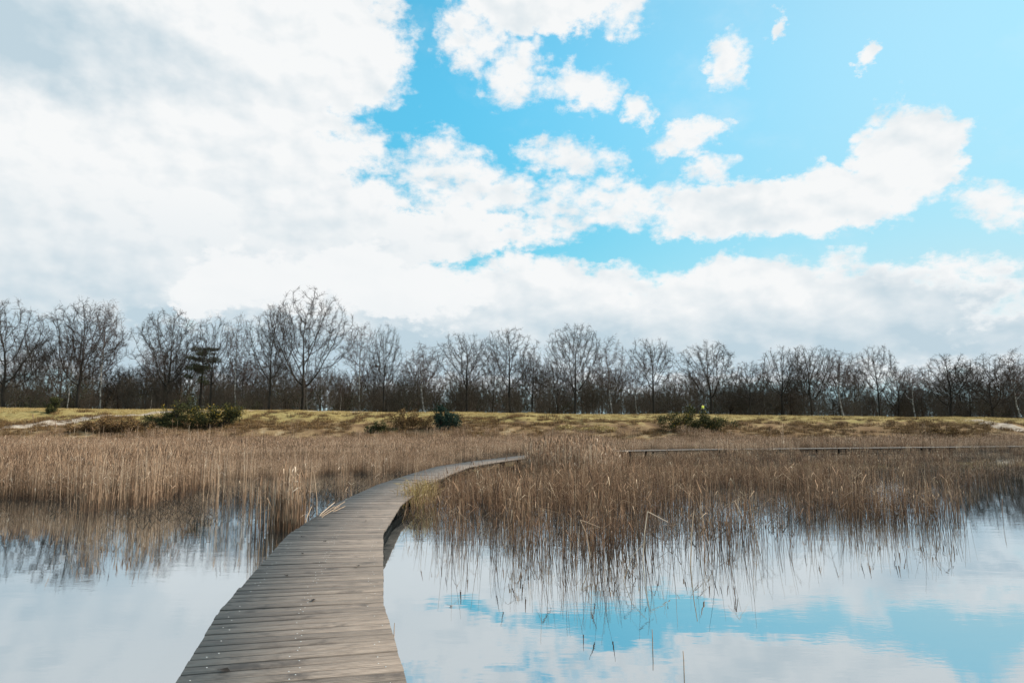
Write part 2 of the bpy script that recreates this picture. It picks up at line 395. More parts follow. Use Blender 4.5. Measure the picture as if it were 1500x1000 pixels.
for i in range(len(LINE)-1):
    seg = np.linalg.norm(LINE[i+1]-LINE[i]); n = round(seg/.155)
    for k in range(n):
        ta, tb = k/n, (k+1)/n
        ta += .0052/seg; tb -= .0052/seg
        jl, jr = rng.normal(0, .003, 2)
        c4 = [LL[i]+(LL[i+1]-LL[i])*ta, LR[i]+(LR[i+1]-LR[i])*ta, LR[i]+(LR[i+1]-LR[i])*tb, LL[i]+(LL[i+1]-LL[i])*tb]
        cen = sum(c4)/4; ax = (c4[1]+c4[2]-c4[0]-c4[3]); ax /= np.linalg.norm(ax); ay = np.array([-ax[1], ax[0]])
        loc = [((p-cen) @ ax, (p-cen) @ ay) for p in c4]
        loc = [(p[0]+(jr if j in (1, 2) else jl), p[1]) for j, p in enumerate(loc)]
        V, Q = plank_geo(loc); ang = math.atan2(ax[1], ax[0]); zz = DECK+rng.normal(0, .0022)
        tilt = rng.normal(0, .003)
        if count < 300:
            me = mesh_np('plank', V, list(Q)+END_Q, mats=[M_plank])
            o = link('plank', me, bw); o.matrix_parent_inverse = bw_inv
            o.location = (cen[0], cen[1], zz); o.rotation_euler = (0, tilt, ang)
            if cen[1] < 19:
                SV, SF = [], []
                for sx in (-HW+.14, 0., HW-.14):
                    for sy, dx in ((-.032, -.028), (.032, .028)):
                        if rng.random() < (.35 if sx == 0 else .65): continue
                        ox, oy = sx+dx+rng.normal(0, .014), sy+rng.normal(0, .007); b0 = len(SV)
                        for z_, r_ in ((-.002, .0060), (.0018, .0054)):
                            SV += [(ox+r_*math.cos(a*math.pi/4), oy+r_*math.sin(a*math.pi/4), z_) for a in range(8)]
                        SF += [(b0+a, b0+(a+1) % 8, b0+8+(a+1) % 8, b0+8+a) for a in range(8)]
                        SF += [(b0+8, b0+9, b0+10, b0+11), (b0+8, b0+11, b0+12, b0+15), (b0+12, b0+13, b0+14, b0+15)]
                if SV: link('screw_heads', mesh_np('screw_heads', SV, SF, mats=[M_screw]), o)['kind'] = 'stuff'
        else:
            ca, sa = math.cos(ang), math.sin(ang)
            W = np.stack([V[:, 0]*ca-V[:, 1]*sa+cen[0]-LINE[1][0], V[:, 0]*sa+V[:, 1]*ca+cen[1]-LINE[1][1], V[:, 2]+zz], 1)
            b0 = sum(len(v) for v in rest_V); rest_V.append(W); rest_Q.append(np.array(list(Q)+END_Q)+b0)
        count += 1
o = link('plank_rows', mesh_np('plank_rows', np.concatenate(rest_V), np.concatenate(rest_Q), mats=[M_plank]), bw); o['kind'] = 'stuff'
# carrying beams along both edges and the middle, and the posts they stand on
def post_geo():
    return box_geo(-.06, .06, -.06, .06, -1.1, DECK-.05)
post_me = mesh_np('post', *post_geo(), mats=[M_beam])
for i in range(len(LINE)-1):
    a, b = LINE[i], LINE[i+1]; L = np.linalg.norm(b-a); ang = math.atan2(b[1]-a[1], b[0]-a[0])
    for s in (-HW+.22, 0, HW-.22):
        V, F = box_geo(0, L, -.035, .035, DECK-(.19 if i < 8 else .10), DECK-.044)
        o = link('beam', mesh_np('beam', V, F, mats=[M_beam]), bw); o.matrix_parent_inverse = bw_inv
        n = np.array([math.sin(ang), -math.cos(ang)])
        o.location = (a[0]+n[0]*s, a[1]+n[1]*s, -.002*(i % 2)); o.rotation_euler = (0, 0, ang)
    m_ = max(1, round(L/2.6))
    for k in range(m_):
        p = a+(b-a)*(k+.5)/m_; n = np.array([math.sin(ang), -math.cos(ang)])
        for s in (-HW+.315, HW-.315):
            o = link('post', post_me, bw); o.matrix_parent_inverse = bw_inv
            o.location = (p[0]+n[0]*s, p[1]+n[1]*s, 0); o.rotation_euler = (0, 0, ang)

def line_dist(x, y):
    """signed distance to the boardwalk's middle (negative on its left side)"""
    x = np.asarray(x, float); y = np.asarray(y, float)
    best = np.full(x.shape, 1e9); sg = np.ones(x.shape)
    for a, b in zip(LINE[:-1], LINE[1:]):
        d = b-a; L2 = d @ d
        t = np.clip(((x-a[0])*d[0]+(y-a[1])*d[1])/L2, 0, 1)
        ex, ey = x-a[0]-t*d[0], y-a[1]-t*d[1]; dd = np.hypot(ex, ey)
        cr = np.where(d[0]*ey-d[1]*ex > 0, -1., 1.)
        sg = np.where(dd < best, cr, sg); best = np.minimum(best, dd)
    return best*sg

# ------------------------------------------------------------------ reeds (countless stems: one object for each bed)
def stem_clump(seed, n, rad, h0, h1, thick, lean, broken, leaf, plume):
    r = np.random.default_rng(seed); A, B, ra, rb, ti = [], [], [], [], []
    LV, LQ, lt = [], [], []
    for _ in range(n):
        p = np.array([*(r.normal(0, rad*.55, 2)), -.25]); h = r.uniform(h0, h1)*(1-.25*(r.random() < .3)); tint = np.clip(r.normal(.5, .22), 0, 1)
        d = np.array([*r.normal(0, lean, 2), 1.]); d /= np.linalg.norm(d); th = thick*r.uniform(.7, 1.3)
        bend = r.normal(0, lean*.6, 2); K = 3; q = p; brk = r.random() < broken
        for k in range(K):
            dd = d+np.array([bend[0]*k*.6, bend[1]*k*.6, 0])
            if brk and k == K-1: dd = np.array([*r.normal(0, 1, 2), r.uniform(-.9, .2)])
            dd /= np.linalg.norm(dd); e = q+dd*(h+.25)/K
            A.append(q); B.append(e); ra.append(th*(1-.25*k)); rb.append(th*(1-.25*(k+1))); ti.append(tint*(.42+.28*k)); q = e  # lower stems darker: wet sheaths, plus the bed's inner shade put into the tint
        if r.random() < plume and not brk:
            e = q+np.array([*r.normal(0, .05, 2), .16]); A.append(q-np.array([0, 0, .05])); B.append(e); ra.append(th*2.1); rb.append(th*.4); ti.append(tint*.6)
        for _l in range(r.poisson(leaf)):
            z = r.uniform(.25, .95)*h; s = p+d*(z+.25); w_ = r.normal(0, 1, 2); w_ /= np.linalg.norm(w_)+1e-6
            Ln = r.uniform(.15, .4); m_ = s+np.array([w_[0]*Ln*.5, w_[1]*Ln*.5, Ln*.35]); e = s+np.array([w_[0]*Ln, w_[1]*Ln, r.uniform(-.25, .2)*Ln*2])
            pe = np.array([-w_[1], w_[0], .3])*th*1.2; b0 = len(LV)
            LV += [s-pe*.6, s+pe*.6, m_+pe, m_-pe, e]; LQ.append((b0, b0+1, b0+2, b0+3)); LQ.append((b0+3, b0+2, b0+4, b0+4)); lt += [np.clip(tint+.1, 0, 1)]*5
    V, Q = prisms(A, B, np.array(ra), np.array(rb), 3, seed)
    tv = np.repeat(np.array(ti), 6)
    tris = None
    if LV:
        LQ = np.array(LQ)+len(V); V = np.concatenate([V, np.array(LV)]); tv = np.concatenate([tv, lt])
        tris = LQ[1::2][:, :3]; Q = np.concatenate([Q, LQ[0::2]])
    return V, Q, tris, tv
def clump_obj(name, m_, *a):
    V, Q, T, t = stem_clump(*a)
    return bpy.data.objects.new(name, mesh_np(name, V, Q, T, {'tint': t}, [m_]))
def scatter(name, pts, rot, scl, idx, sources, label=None, kind='stuff', cat=None):
    """one object whose points carry the clumps"""
    me = bpy.data.meshes.new(name); pts = np.asarray(pts, np.float32)
    me.vertices.add(len(pts)); me.vertices.foreach_set('co', pts.ravel())
    for k, a, ty in (('rot', rot, 'FLOAT'), ('scl', scl, 'FLOAT'), ('idx', idx, 'INT')):
        at = me.attributes.new(k, ty, 'POINT'); at.data.foreach_set('value', np.asarray(a, np.float32 if ty == 'FLOAT' else np.int32))
    o = link(name, me); tag(o, label, cat, None, kind)
    ng = bpy.data.node_groups.new(name, 'GeometryNodeTree')
    ng.interface.new_socket('Geometry', in_out='INPUT', socket_type='NodeSocketGeometry')
    ng.interface.new_socket('Geometry', in_out='OUTPUT', socket_type='NodeSocketGeometry')
    N, Lk = ng.nodes, ng.links
    gi, go = N.new('NodeGroupInput'), N.new('NodeGroupOutput')
    iop = N.new('GeometryNodeInstanceOnPoints'); iop.inputs['Pick Instance'].default_value = True
    join = N.new('GeometryNodeJoinGeometry')
    for s in sources:
        oi = N.new('GeometryNodeObjectInfo'); oi.inputs['Object'].default_value = s
        gti = N.new('GeometryNodeGeometryToInstance'); Lk.new(oi.outputs['Geometry'], gti.inputs[0]); Lk.new(gti.outputs[0], join.inputs[0])
    def na(k, ty):
        n = N.new('GeometryNodeInputNamedAttribute'); n.data_type = ty; n.inputs[0].default_value = k; return n.outputs[0]
    cx = N.new('ShaderNodeCombineXYZ'); Lk.new(na('rot', 'FLOAT'), cx.inputs[2])
    Lk.new(gi.outputs[0], iop.inputs['Points']); Lk.new(join.outputs[0], iop.inputs['Instance'])
    Lk.new(na('idx', 'INT'), iop.inputs['Instance Index']); Lk.new(cx.outputs[0], iop.inputs['Rotation']); Lk.new(na('scl', 'FLOAT'), iop.inputs['Scale'])
    Lk.new(iop.outputs[0], go.inputs[0])
    md = o.modifiers.new('clumps', 'NODES'); md.node_group = ng
    return o
RS = np.random.default_rng(11)
def jitter_grid(x0, x1, y0, y1, step):
    gx, gy = np.meshgrid(np.arange(x0, x1, step), np.arange(y0, y1, step))
    return (gx+RS.uniform(-.5, .5, gx.shape)*step).ravel(), (gy+RS.uniform(-.5, .5, gy.shape)*step).ravel()
def in_view(x, y, m_=6.): return (np.abs(x) < y*.78+m_) & (y > 2)
#                                   seed n  rad  h0   h1  thick lean broken leaf plume
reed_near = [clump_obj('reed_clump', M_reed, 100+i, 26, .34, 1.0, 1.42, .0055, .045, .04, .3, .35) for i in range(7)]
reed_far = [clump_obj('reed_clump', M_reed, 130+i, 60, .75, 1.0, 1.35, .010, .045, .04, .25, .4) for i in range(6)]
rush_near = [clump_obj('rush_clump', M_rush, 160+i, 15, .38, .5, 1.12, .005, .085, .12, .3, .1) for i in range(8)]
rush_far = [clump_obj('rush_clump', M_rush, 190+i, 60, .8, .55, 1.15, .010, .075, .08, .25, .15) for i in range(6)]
M_litter = tinted('rotting reed litter', (0., (.014, .010, .008)), (.5, (.055, .036, .024)), (1., (.17, .115, .075)))
low_mat = [clump_obj('litter_clump', M_litter, 220+i, 40, .5, .08, .30, .008, .9, .3, .3, 0) for i in range(5)]

def edge_y(pts, x):
    p = np.array(pts); return np.interp(x, p[:, 0], p[:, 1])
LEFT_EDGE = [(-40, 33), (-20, 22), (-13.6, 18.4), (-10.7, 16.6), (-8.0, 14.7), (-5.8, 13.3), (-4.3, 12.8), (-3.5, 13.2)]
RIGHT_EDGE = [(-2.4, 13.4), (-.6, 11.9), (1.1, 11.1), (2.7, 11.1), (5.0, 12.4), (8.5, 15.0), (11.8, 18.0), (17.6, 25.5), (40, 38)]
def bed(side, near):
    if near: x, y = jitter_grid(-34, 34, 9, 36, .36)
    else: x, y = jitter_grid(-85, 85, 36, 90, .85)
    sd = line_dist(x, y); ok = in_view(x, y) & (np.abs(sd) > (1.0 if near else 1.5))
    left = sd < 0
    far_side = y > 50+.33*np.clip(x, 0, 80)                   # beyond the boardwalk where it runs off to the right
    isl = left | far_side if side == 'L' else (~left & ~far_side)
    n1, n2 = vnoise(x, y*1.9, 7, 0), vnoise(x, y*1.5, 2.2, 1)
    m_ = .62*n1+.38*n2
    if side == 'L':
        e = np.where(x < -3.4, edge_y(LEFT_EDGE, x), 13.); depth = y-e+1.6*(vnoise(x, y, 1.6, 3)-.5)
        dens = np.clip(depth/1.0, 0, 1)*np.where(m_ > .46, 1., np.where(m_ > .40, .4, .03))
        open_ = (sd > np.where(y < 25, -5.6, -4.)-1.6*n1) & (sd < 0) & (y > 15.0) & (y < 31)     # dark open water beside the planks
        dens = np.where(open_, dens*.03, dens)
        band = (np.abs(y-25.5-.06*x-1.5*n1) < 2.0) | (np.abs(y-41-4*n1) < 3.6) | (np.abs(y-60-4*n1) < 3.0)
        dens = np.where(band, dens*.15, dens)
    else:
        depth = y-edge_y(RIGHT_EDGE, x)+1.9*(vnoise(x, y, 1.3, 3)-.5)+1.3*(vnoise(x, y, 4, 2)-.5)
        dens = np.clip(.16+depth/2.0, 0, 1)*np.clip((depth+1.8)/1.8, 0, 1)*np.where((m_ > .50) | (depth < 2.5) & (m_ > .36), .85, np.where(m_ > .44, .3, .05))
        dens = dens*np.clip(1.15-.06*np.clip(x-5, 0, 30), .22, 1)
        dens = np.where((y > 42) & (x > 6) & (m_ < .52), dens*.25, dens)
    ok &= isl & (RS.random(x.shape) < dens)
    return x[ok], y[ok], np.abs(sd[ok])
for side, near, src, nm, lb in (('L', True, reed_near, 'reeds', 'straw coloured reeds standing in the water beside the boardwalk'),
                                ('L', False, reed_far, 'reeds', 'pale distant reed belt below the embankment'),
                                ('R', True, rush_near, 'reeds', 'thin brown rushes thinning out into the open water'),
                                ('R', False, rush_far, 'reeds', 'brown distant rushes inside the bend of the boardwalk')):
    x, y, sd = bed(side, near); n = len(x)
    sc = RS.uniform(.82, 1.12, n)*(.72+.6*vnoise(x, y, 4.5, 4))
    sc *= np.where(sd < 2.2, .8, 1.)
    if side == 'L': sc *= np.where(y > 52, .78, np.where(y > 24, .62, .92))
    if side == 'R':                                   # low growth inside the bend, where the planks stay in sight over it
        az_ = np.arctan2(x, y); far_ = LINE[4:]; fa = np.arctan2(far_[:, 0], far_[:, 1]); fo = np.argsort(fa)
        Db = np.interp(az_, fa[fo], np.hypot(far_[:, 0], far_[:, 1])[fo]); dd = np.hypot(x, y)
        cap = EYE-(EYE-DECK+.1)*dd/Db
        hide = np.exp(-((az_-.095)/.05)**2)*(dd > 24)   # a taller patch where the planks vanish behind stems
        sc = np.minimum(sc*(1-.35*sstep(14, 34, y)), np.clip(cap, .12, 9)/.95+hide*.9)
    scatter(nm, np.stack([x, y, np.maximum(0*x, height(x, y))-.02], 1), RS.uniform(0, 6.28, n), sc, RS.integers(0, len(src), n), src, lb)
# the tall patch that hides the planks where they turn away
aa = RS.uniform(.03, .15, 150); dd = RS.uniform(31, 46, 150); x, y = dd*np.sin(aa), dd*np.cos(aa); ok = line_dist(x, y) > 1.3; x, y = x[ok], y[ok]; n = len(x)
scatter('reeds', np.stack([x, y, 0*x], 1), RS.uniform(0, 6.28, n), RS.uniform(.8, 1.2, n)*np.where((np.arctan2(x, y) > .05) & (np.arctan2(x, y) < .125), 1., .7), RS.integers(0, 6, n), reed_far, 'taller straw reeds hiding the planks where they turn away')
# low brown litter between the stems
x, y = jitter_grid(-60, 70, 13, 88, .8); sd = line_dist(x, y)
e = np.where(sd < 0, np.where(x < -3.4, edge_y(LEFT_EDGE, x)+1, 14.5), edge_y(RIGHT_EDGE, x)+1.6)
ok = in_view(x, y) & (np.abs(sd) > 1.1) & (y > e) & (vnoise(x, y*1.6, 4.5, 5) > .40) & (RS.random(x.shape) < .75)
x, y = x[ok], y[ok]; n = len(x)
scatter('reed_litter', np.stack([x, y, np.maximum(0*x, height(x, y))+.0], 1), RS.uniform(0, 6.28, n), RS.uniform(.7, 1.3, n), RS.integers(0, 5, n), low_mat, 'flattened dark brown reed litter lying on the water')
# a stand of tall pale stalks next to the planks, and single tall stalks
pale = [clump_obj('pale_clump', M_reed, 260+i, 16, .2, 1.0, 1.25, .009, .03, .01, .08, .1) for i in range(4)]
x = RS.uniform(-5.1, -3.75, 26); y = 13.3+RS.uniform(0, 1.5, 26)+(x+3.75)*-.25
ok = np.abs(line_dist(x, y)) > 1.0; x, y = x[ok], y[ok]
scatter('reeds', np.stack([x, y, 0*x], 1), RS.uniform(0, 6, len(x)), RS.uniform(.9, 1.05, len(x)), RS.integers(0, 4, len(x)), pale, 'dense stand of tall pale stalks at the edge of the planks')
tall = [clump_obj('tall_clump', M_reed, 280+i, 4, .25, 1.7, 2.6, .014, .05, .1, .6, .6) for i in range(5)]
x, y = jitter_grid(-70, 40, 34, 84, 4.2); sd = line_dist(x, y); ok = in_view(x, y) & (np.abs(sd) > 2) & (RS.random(x.shape) < np.where(x < -15, .5, .25))
x, y = x[ok], y[ok]; n = len(x)
scatter('reeds', np.stack([x, y, np.maximum(0*x, height(x, y))], 1), RS.uniform(0, 6.28, n), RS.uniform(.8, 1.1, n), RS.integers(0, 5, n), tall, 'scattered taller reed stalks overtopping the belt')

# grass and heather tufts on the embankment
def tuft_obj(name, m_, seed, n, rad, h0, h1, wd):
    r = np.random.default_rng(seed); A = np.zeros((n, 3)); A[:, :2] = r.normal(0, rad, (n, 2)); A[:, 2] = -.05
    D = np.concatenate([r.normal(0, .5, (n, 2)), np.ones((n, 1))], 1); D /= np.linalg.norm(D, axis=1, keepdims=True)
    B = A+D*r.uniform(h0, h1, (n, 1)); V, Q = prisms(A, B, wd, wd*.25, 3, seed)
    return bpy.data.objects.new(name, mesh_np(name, V, Q, None, {'tint': np.repeat(r.random(n), 6)}, [m_]))
gt = [tuft_obj('grass_tuft', M_tuft, 300+i, 70, .34, .10, .26, .018) for i in range(4)]
ht = [tuft_obj('heather_tuft', M_brownbush, 320+i, 80, .30, .15, .5, .02) for i in range(4)]
x, y = jitter_grid(-95, 95, 87, 113, .75); z = height(x, y); n1 = vnoise(x, y, 5, 2)
ok = in_view(x, y, 10) & (z > .3); tt = (y-FOOT)/(CREST-FOOT)
gr = ok & (tt+.5*(n1-.5) > .62) & (RS.random(x.shape) < .55); he = ok & (tt+.5*(n1-.5) < .68) & (RS.random(x.shape) < np.where(n1 > .45, .7, .25))
for nm, s_, src, lb in (('grass', gr, gt, 'short yellowed grass along the top of the embankment'), ('heather', he, ht, 'brown heather and dead bracken on the slope of the embankment')):
    k = s_.sum(); scatter(nm, np.stack([x[s_], y[s_], z[s_]], 1), RS.uniform(0, 6.28, k), RS.uniform(.6, 1.3, k), RS.integers(0, 4, k), src, lb)

# ------------------------------------------------------------------ trees
def colonise(seed, H, Rr, base=.3, zc=.62, zr=.40, natt=650, step=.42, shell=.35, up=.12, lean=0., low=0.):
    r = np.random.default_rng(seed)
    P = []; lobes = r.normal(0, 1, (11, 3)); lobes[:, 2] = np.abs(lobes[:, 2])*.8-.15; lobes /= np.linalg.norm(lobes, axis=1, keepdims=True)
    while len(P) < natt:
        q = r.normal(0, 1, 3); q /= np.linalg.norm(q); q *= (r.random()**shell)
        z = H*zc+q[2]*H*zr
        k = 1.0 if q[2] > 0 else 1-.25*q[2]**2
        if z < H*(base+low): continue
        if np.linalg.norm(q) > .55 and (lobes @ (q/np.linalg.norm(q))).max() < .84 and r.random() > .16: continue
        P.append((q[0]*Rr*k*(1+.25*math.sin(3*math.atan2(q[1], q[0])+seed)), q[1]*Rr*k, z))
    att = np.array(P); att[:, 0] += lean*att[:, 2]
    nodes = [np.array([0., 0, -.6])]; par = [-1]; dirs = [np.array([0, 0, 1.])]
    ntr = int((H*base+.6)/step); wob = r.normal(0, .05, 2)
    for k in range(ntr):
        d = np.array([wob[0]+r.normal(0, .05)+lean, wob[1]+r.normal(0, .05), 1.]); d /= np.linalg.norm(d)
        nodes.append(nodes[-1]+d*step); par.append(len(nodes)-2); dirs.append(d)
    N = np.array(nodes); D = np.array(dirs); par = list(par)
    best = np.full(len(att), 1e9); bi = np.zeros(len(att), int); alive = np.ones(len(att), bool); new0 = 0
    att_n = len(att); di, dk = H*.6, step*1.7
    for it in range(110):
        nn = N[new0:]
        dist = np.linalg.norm(att[:, None]-nn[None], axis=2); j = dist.argmin(1); dm = dist[np.arange(len(att)), j]
        up_ = dm < best; best = np.where(up_, dm, best); bi = np.where(up_, j+new0, bi)
        alive &= best > dk
        use = alive & (best < di)
        if not use.any(): break
        acc = np.zeros_like(N); v = att[use]-N[bi[use]]; v /= np.linalg.norm(v, axis=1, keepdims=True)
        np.add.at(acc, bi[use], v); src = np.unique(bi[use])
        kid = np.bincount(np.array(par)[1:], minlength=len(N)); full = src[kid[src] >= 3]
        if len(full): alive &= ~np.isin(bi, full); src = src[kid[src] < 3]
        if not len(src): break
        d = acc[src]; d /= np.linalg.norm(d, axis=1, keepdims=True)+1e-9
        d = d+.42*D[src]+np.array([0, 0, up])+r.normal(0, .10, d.shape); d /= np.linalg.norm(d, axis=1, keepdims=True)
        new0 = len(N); N = np.concatenate([N, N[src]+d*step]); D = np.concatenate([D, d]); par += list(src)
        if len(N) > 6000: break
    return N, D, np.array(par), ntr
def tree_meshes(name, seed, H, Rr, tip=.018, expo=2.18, twigs=3, droop=0., twl=.75, bark=None, twig=None, **kw):
    N, D, par, ntr = colonise(seed, H, Rr, **kw)
    n = len(N); acc = np.zeros(n); kids = np.zeros(n, int)
    for i in range(n-1, 0, -1):
        if acc[i] == 0: acc[i] = tip**expo
        acc[par[i]] += acc[i]; kids[par[i]] += 1
    rad = acc**(1/expo); rad[0] *= 1.25
    r = np.random.default_rng(seed+5000)
    ch = np.arange(1, n); A, B = N[par[1:]], N[1:]; ra, rb = np.minimum(rad[par[1:]], rad[1:]*1.35), rad[1:]
    big = rad[1:] > rad[min(ntr, n-1)]*.42
    parts = {}
    V, Q = prisms(A[big], B[big]+(B[big]-A[big])*.06, ra[big], rb[big], 7, seed); parts['trunk'] = mesh_np(name+'_trunk', V, Q, mats=[bark], smooth=True)
    sm = ~big
    V, Q = prisms(A[sm], B[sm], ra[sm], rb[sm], 3, seed)
    thin = np.where(rad[1:] < tip*3.2)[0]+1
    base = np.repeat(thin, twigs); m_ = len(base)
    t = r.random((m_, 1)); S = N[par[base]]+(N[base]-N[par[base]])*t
    d = D[base]*.7+r.normal(0, .55, (m_, 3))+np.array([0, 0, .25-droop]); d /= np.linalg.norm(d, axis=1, keepdims=True)
    L = twl*r.uniform(.5, 1.3, (m_, 1)); E1 = S+d*L
    V2, Q2 = prisms(S, E1, .014, .008, 3, seed+1)
    S2 = np.repeat(S+d*L*r.uniform(.3, .8, (m_, 1)), 2, axis=0); d2 = np.repeat(d, 2, axis=0)+r.normal(0, .6, (2*m_, 3))+np.array([0, 0, .05-droop]); d2 /= np.linalg.norm(d2, axis=1, keepdims=True)
    E2 = S2+d2*twl*.6*r.uniform(.5, 1.2, (2*m_, 1)); w_ = np.cross(d2, r.normal(0, 1, d2.shape)); w_ /= np.linalg.norm(w_, axis=1, keepdims=True)+1e-9
    V3 = np.stack([S2-w_*.013, S2+w_*.013, E2], 1).reshape(-1, 3); T3 = np.arange(len(V3)).reshape(-1, 3)
    Vc = np.concatenate([V, V2, V3]); Qc = np.concatenate([Q, Q2+len(V)])
    parts['crown'] = mesh_np(name+'_crown', Vc, Qc, T3+len(V)+len(V2), mats=[twig])
    return parts
def tree_thing(name, parts, loc, rz, sx, sz, label, group=None, cat='tree'):
    o = bpy.data.objects.new(name, None); COL.objects.link(o)
    o.location = loc; o.rotation_euler = (0, 0, rz); o.scale = (sx, sx, sz); tag(o, label, cat, group)
    for k, me in parts.items(): link(k, me, o)
    return o
OAK = dict(bark=M_bark, twig=M_twig)
BIR = dict(bark=M_birch, twig=M_redtwig, droop=.45, twl=.9, tip=.015, twigs=3)
oaks = [tree_meshes('oak', 1, 20, 7.6, base=.16, zc=.60, zr=.42, natt=1900, up=.16, **OAK),
        tree_meshes('oak', 2, 18, 6.6, base=.22, zc=.62, zr=.40, natt=1500, **OAK),
        tree_meshes('oak', 3, 18, 6.0, base=.26, zc=.63, zr=.39, natt=1400, up=.2, **OAK),
        tree_meshes('oak', 4, 16, 6.8, base=.20, zc=.60, zr=.41, natt=1400, shell=.3, **OAK),
        tree_meshes('oak', 5, 17, 5.2, base=.28, zc=.64, zr=.38, natt=1150, up=.25, **OAK),
        tree_meshes('oak', 6, 16, 7.4, base=.15, zc=.58, zr=.42, natt=1500, lean=.06, **OAK),
        tree_meshes('oak', 7, 15, 5.6, base=.18, zc=.60, zr=.42, natt=1500, shell=.5, **OAK),
        tree_meshes('oak', 8, 17, 6.2, base=.30, zc=.66, zr=.36, natt=1300, up=.1, **OAK)]
birches = [tree_meshes('birch', 21, 18, 3.0, base=.30, zc=.64, zr=.38, natt=700, up=.45, **BIR),
           tree_meshes('birch', 22, 17, 3.6, base=.38, zc=.68, zr=.33, natt=760, up=.4, **BIR),
           tree_meshes('birch', 23, 16, 3.2, base=.25, zc=.62, zr=.40, natt=680, up=.4, lean=.05, **BIR)]
saps = [tree_meshes('sapling', 41+i, 8.5, 2.5, base=.08, zc=.55, zr=.46, natt=240, step=.4, tip=.016, up=.3, twl=.8, **OAK) for i in range(5)]

def put_tree(px, top, hw, parts, H0, R0, name, label, Y=121., group=None, rz=0., cat='tree'):
    """trunk at pixel column px on the ground at distance Y; the height follows from where its top shows"""
    d = pix_dir(px, 600); x = d[0]/d[1]*Y
    dt = pix_dir(px, top); zt = EYE+dt[2]/dt[1]*Y
    z0 = hz(x, Y); H = zt-z0; rad = hw/1000*Y*1.0
    return tree_thing(name, parts, (x, Y, z0), rz, rad/R0, H/H0*.985, label, group, cat)
FRONT = [  # px, top, half width, kind, index, label
 (6, 436, 72, 'o', 5, 'leaning bare oak with long slanting limbs at the open grassy end'),
 (113, 440, 62, 'o', 3, 'wide bare oak behind the sand path, white birch trunks at its foot'),
 (147, 433, 26, 'b', 0, 'tall slim birch rising out of the wide oak behind the sand path'),
 (98, 470, 20, 'b', 1, 'white stemmed birch standing in front of the wide oak'),
 (243, 451, 52, 'o', 1, 'round crowned bare oak just beyond the gorse bush'),
 (308, 462, 34, 'o', 4, 'narrow bare oak growing beside the dark pine'),
 (345, 456, 22, 'b', 2, 'thin birch between the pine and the tallest oaks'),
 (394, 446, 40, 'o', 2, 'upright bare oak close beside the tallest oak'),
 (443, 421, 66, 'o', 0, 'tallest and broadest bare oak of the wood'),
 (527, 468, 27, 'b', 0, 'birch with fine drooping twigs next to the tallest oak'),
 (562, 474, 26, 'o', 4, 'slender crooked oak past the drooping birch'),
 (622, 502, 34, 'b', 1, 'low reddish birch in the dip of the wood'),
 (683, 486, 46, 'o', 7, 'fan shaped bare oak behind the juniper'),
 (748, 478, 44, 'o', 2, 'double topped bare oak beyond the end of the near planks'),
 (779, 516, 30, 'o', 6, 'small dense oak under the double topped oak'),
 (842, 471, 46, 'o', 1, 'clean domed bare oak standing free above the wood'),
 (897, 489, 28, 'b', 2, 'birch with several pale stems beside the domed oak'),
 (957, 493, 38, 'o', 7, 'round headed oak between the pale birch and the walker'),
 (1041, 499, 50, 'o', 3, 'wide low oak right behind the walker'),
 (1098, 528, 34, 'o', 6, 'short brushy oak past the walker'),
 (1148, 507, 40, 'o', 4, 'thick twigged oak at the start of the dense clump'),
 (1190, 503, 42, 'o', 1, 'many limbed oak in the middle of the dense clump'),
 (1236, 512, 32, 'b', 1, 'brown birch closing the dense clump'),
 (1288, 504, 30, 'o', 7, 'lone high crowned tree with clear stems and sky below its crown'),
 (1341, 532, 26, 'b', 0, 'small birch in the gap after the high crowned tree'),
 (1394, 517, 50, 'o', 6, 'bushy brown oak with a thicket round its trunk'),
 (1453, 516, 56, 'o', 5, 'spreading oak with low horizontal limbs near the sandy ramp'),
 (1494, 507, 28, 'b', 2, 'birch beyond the spreading oak by the sandy ramp')]
OH = [20, 18, 18, 16, 17, 16, 15, 17]; ORd = [7.6, 6.6, 6.0, 6.8, 5.2, 7.4, 5.6, 6.2]; BH = [18, 17, 16]; BRd = [3., 3.6, 3.2]
for i, (px, top, hw, k, j, lb) in enumerate(FRONT):
    if k == 'o': put_tree(px, top, hw, oaks[j], OH[j], ORd[j], 'oak_tree', lb, Y=118.5+(i*37 % 50)/10, rz=(i*2.4) % 6.28 if j != 5 else (0 if i else math.pi))
    else: put_tree(px, top, hw, birches[j], BH[j], BRd[j], 'birch_tree', lb, Y=117.5+(i*29 % 40)/10, rz=i*1.7)
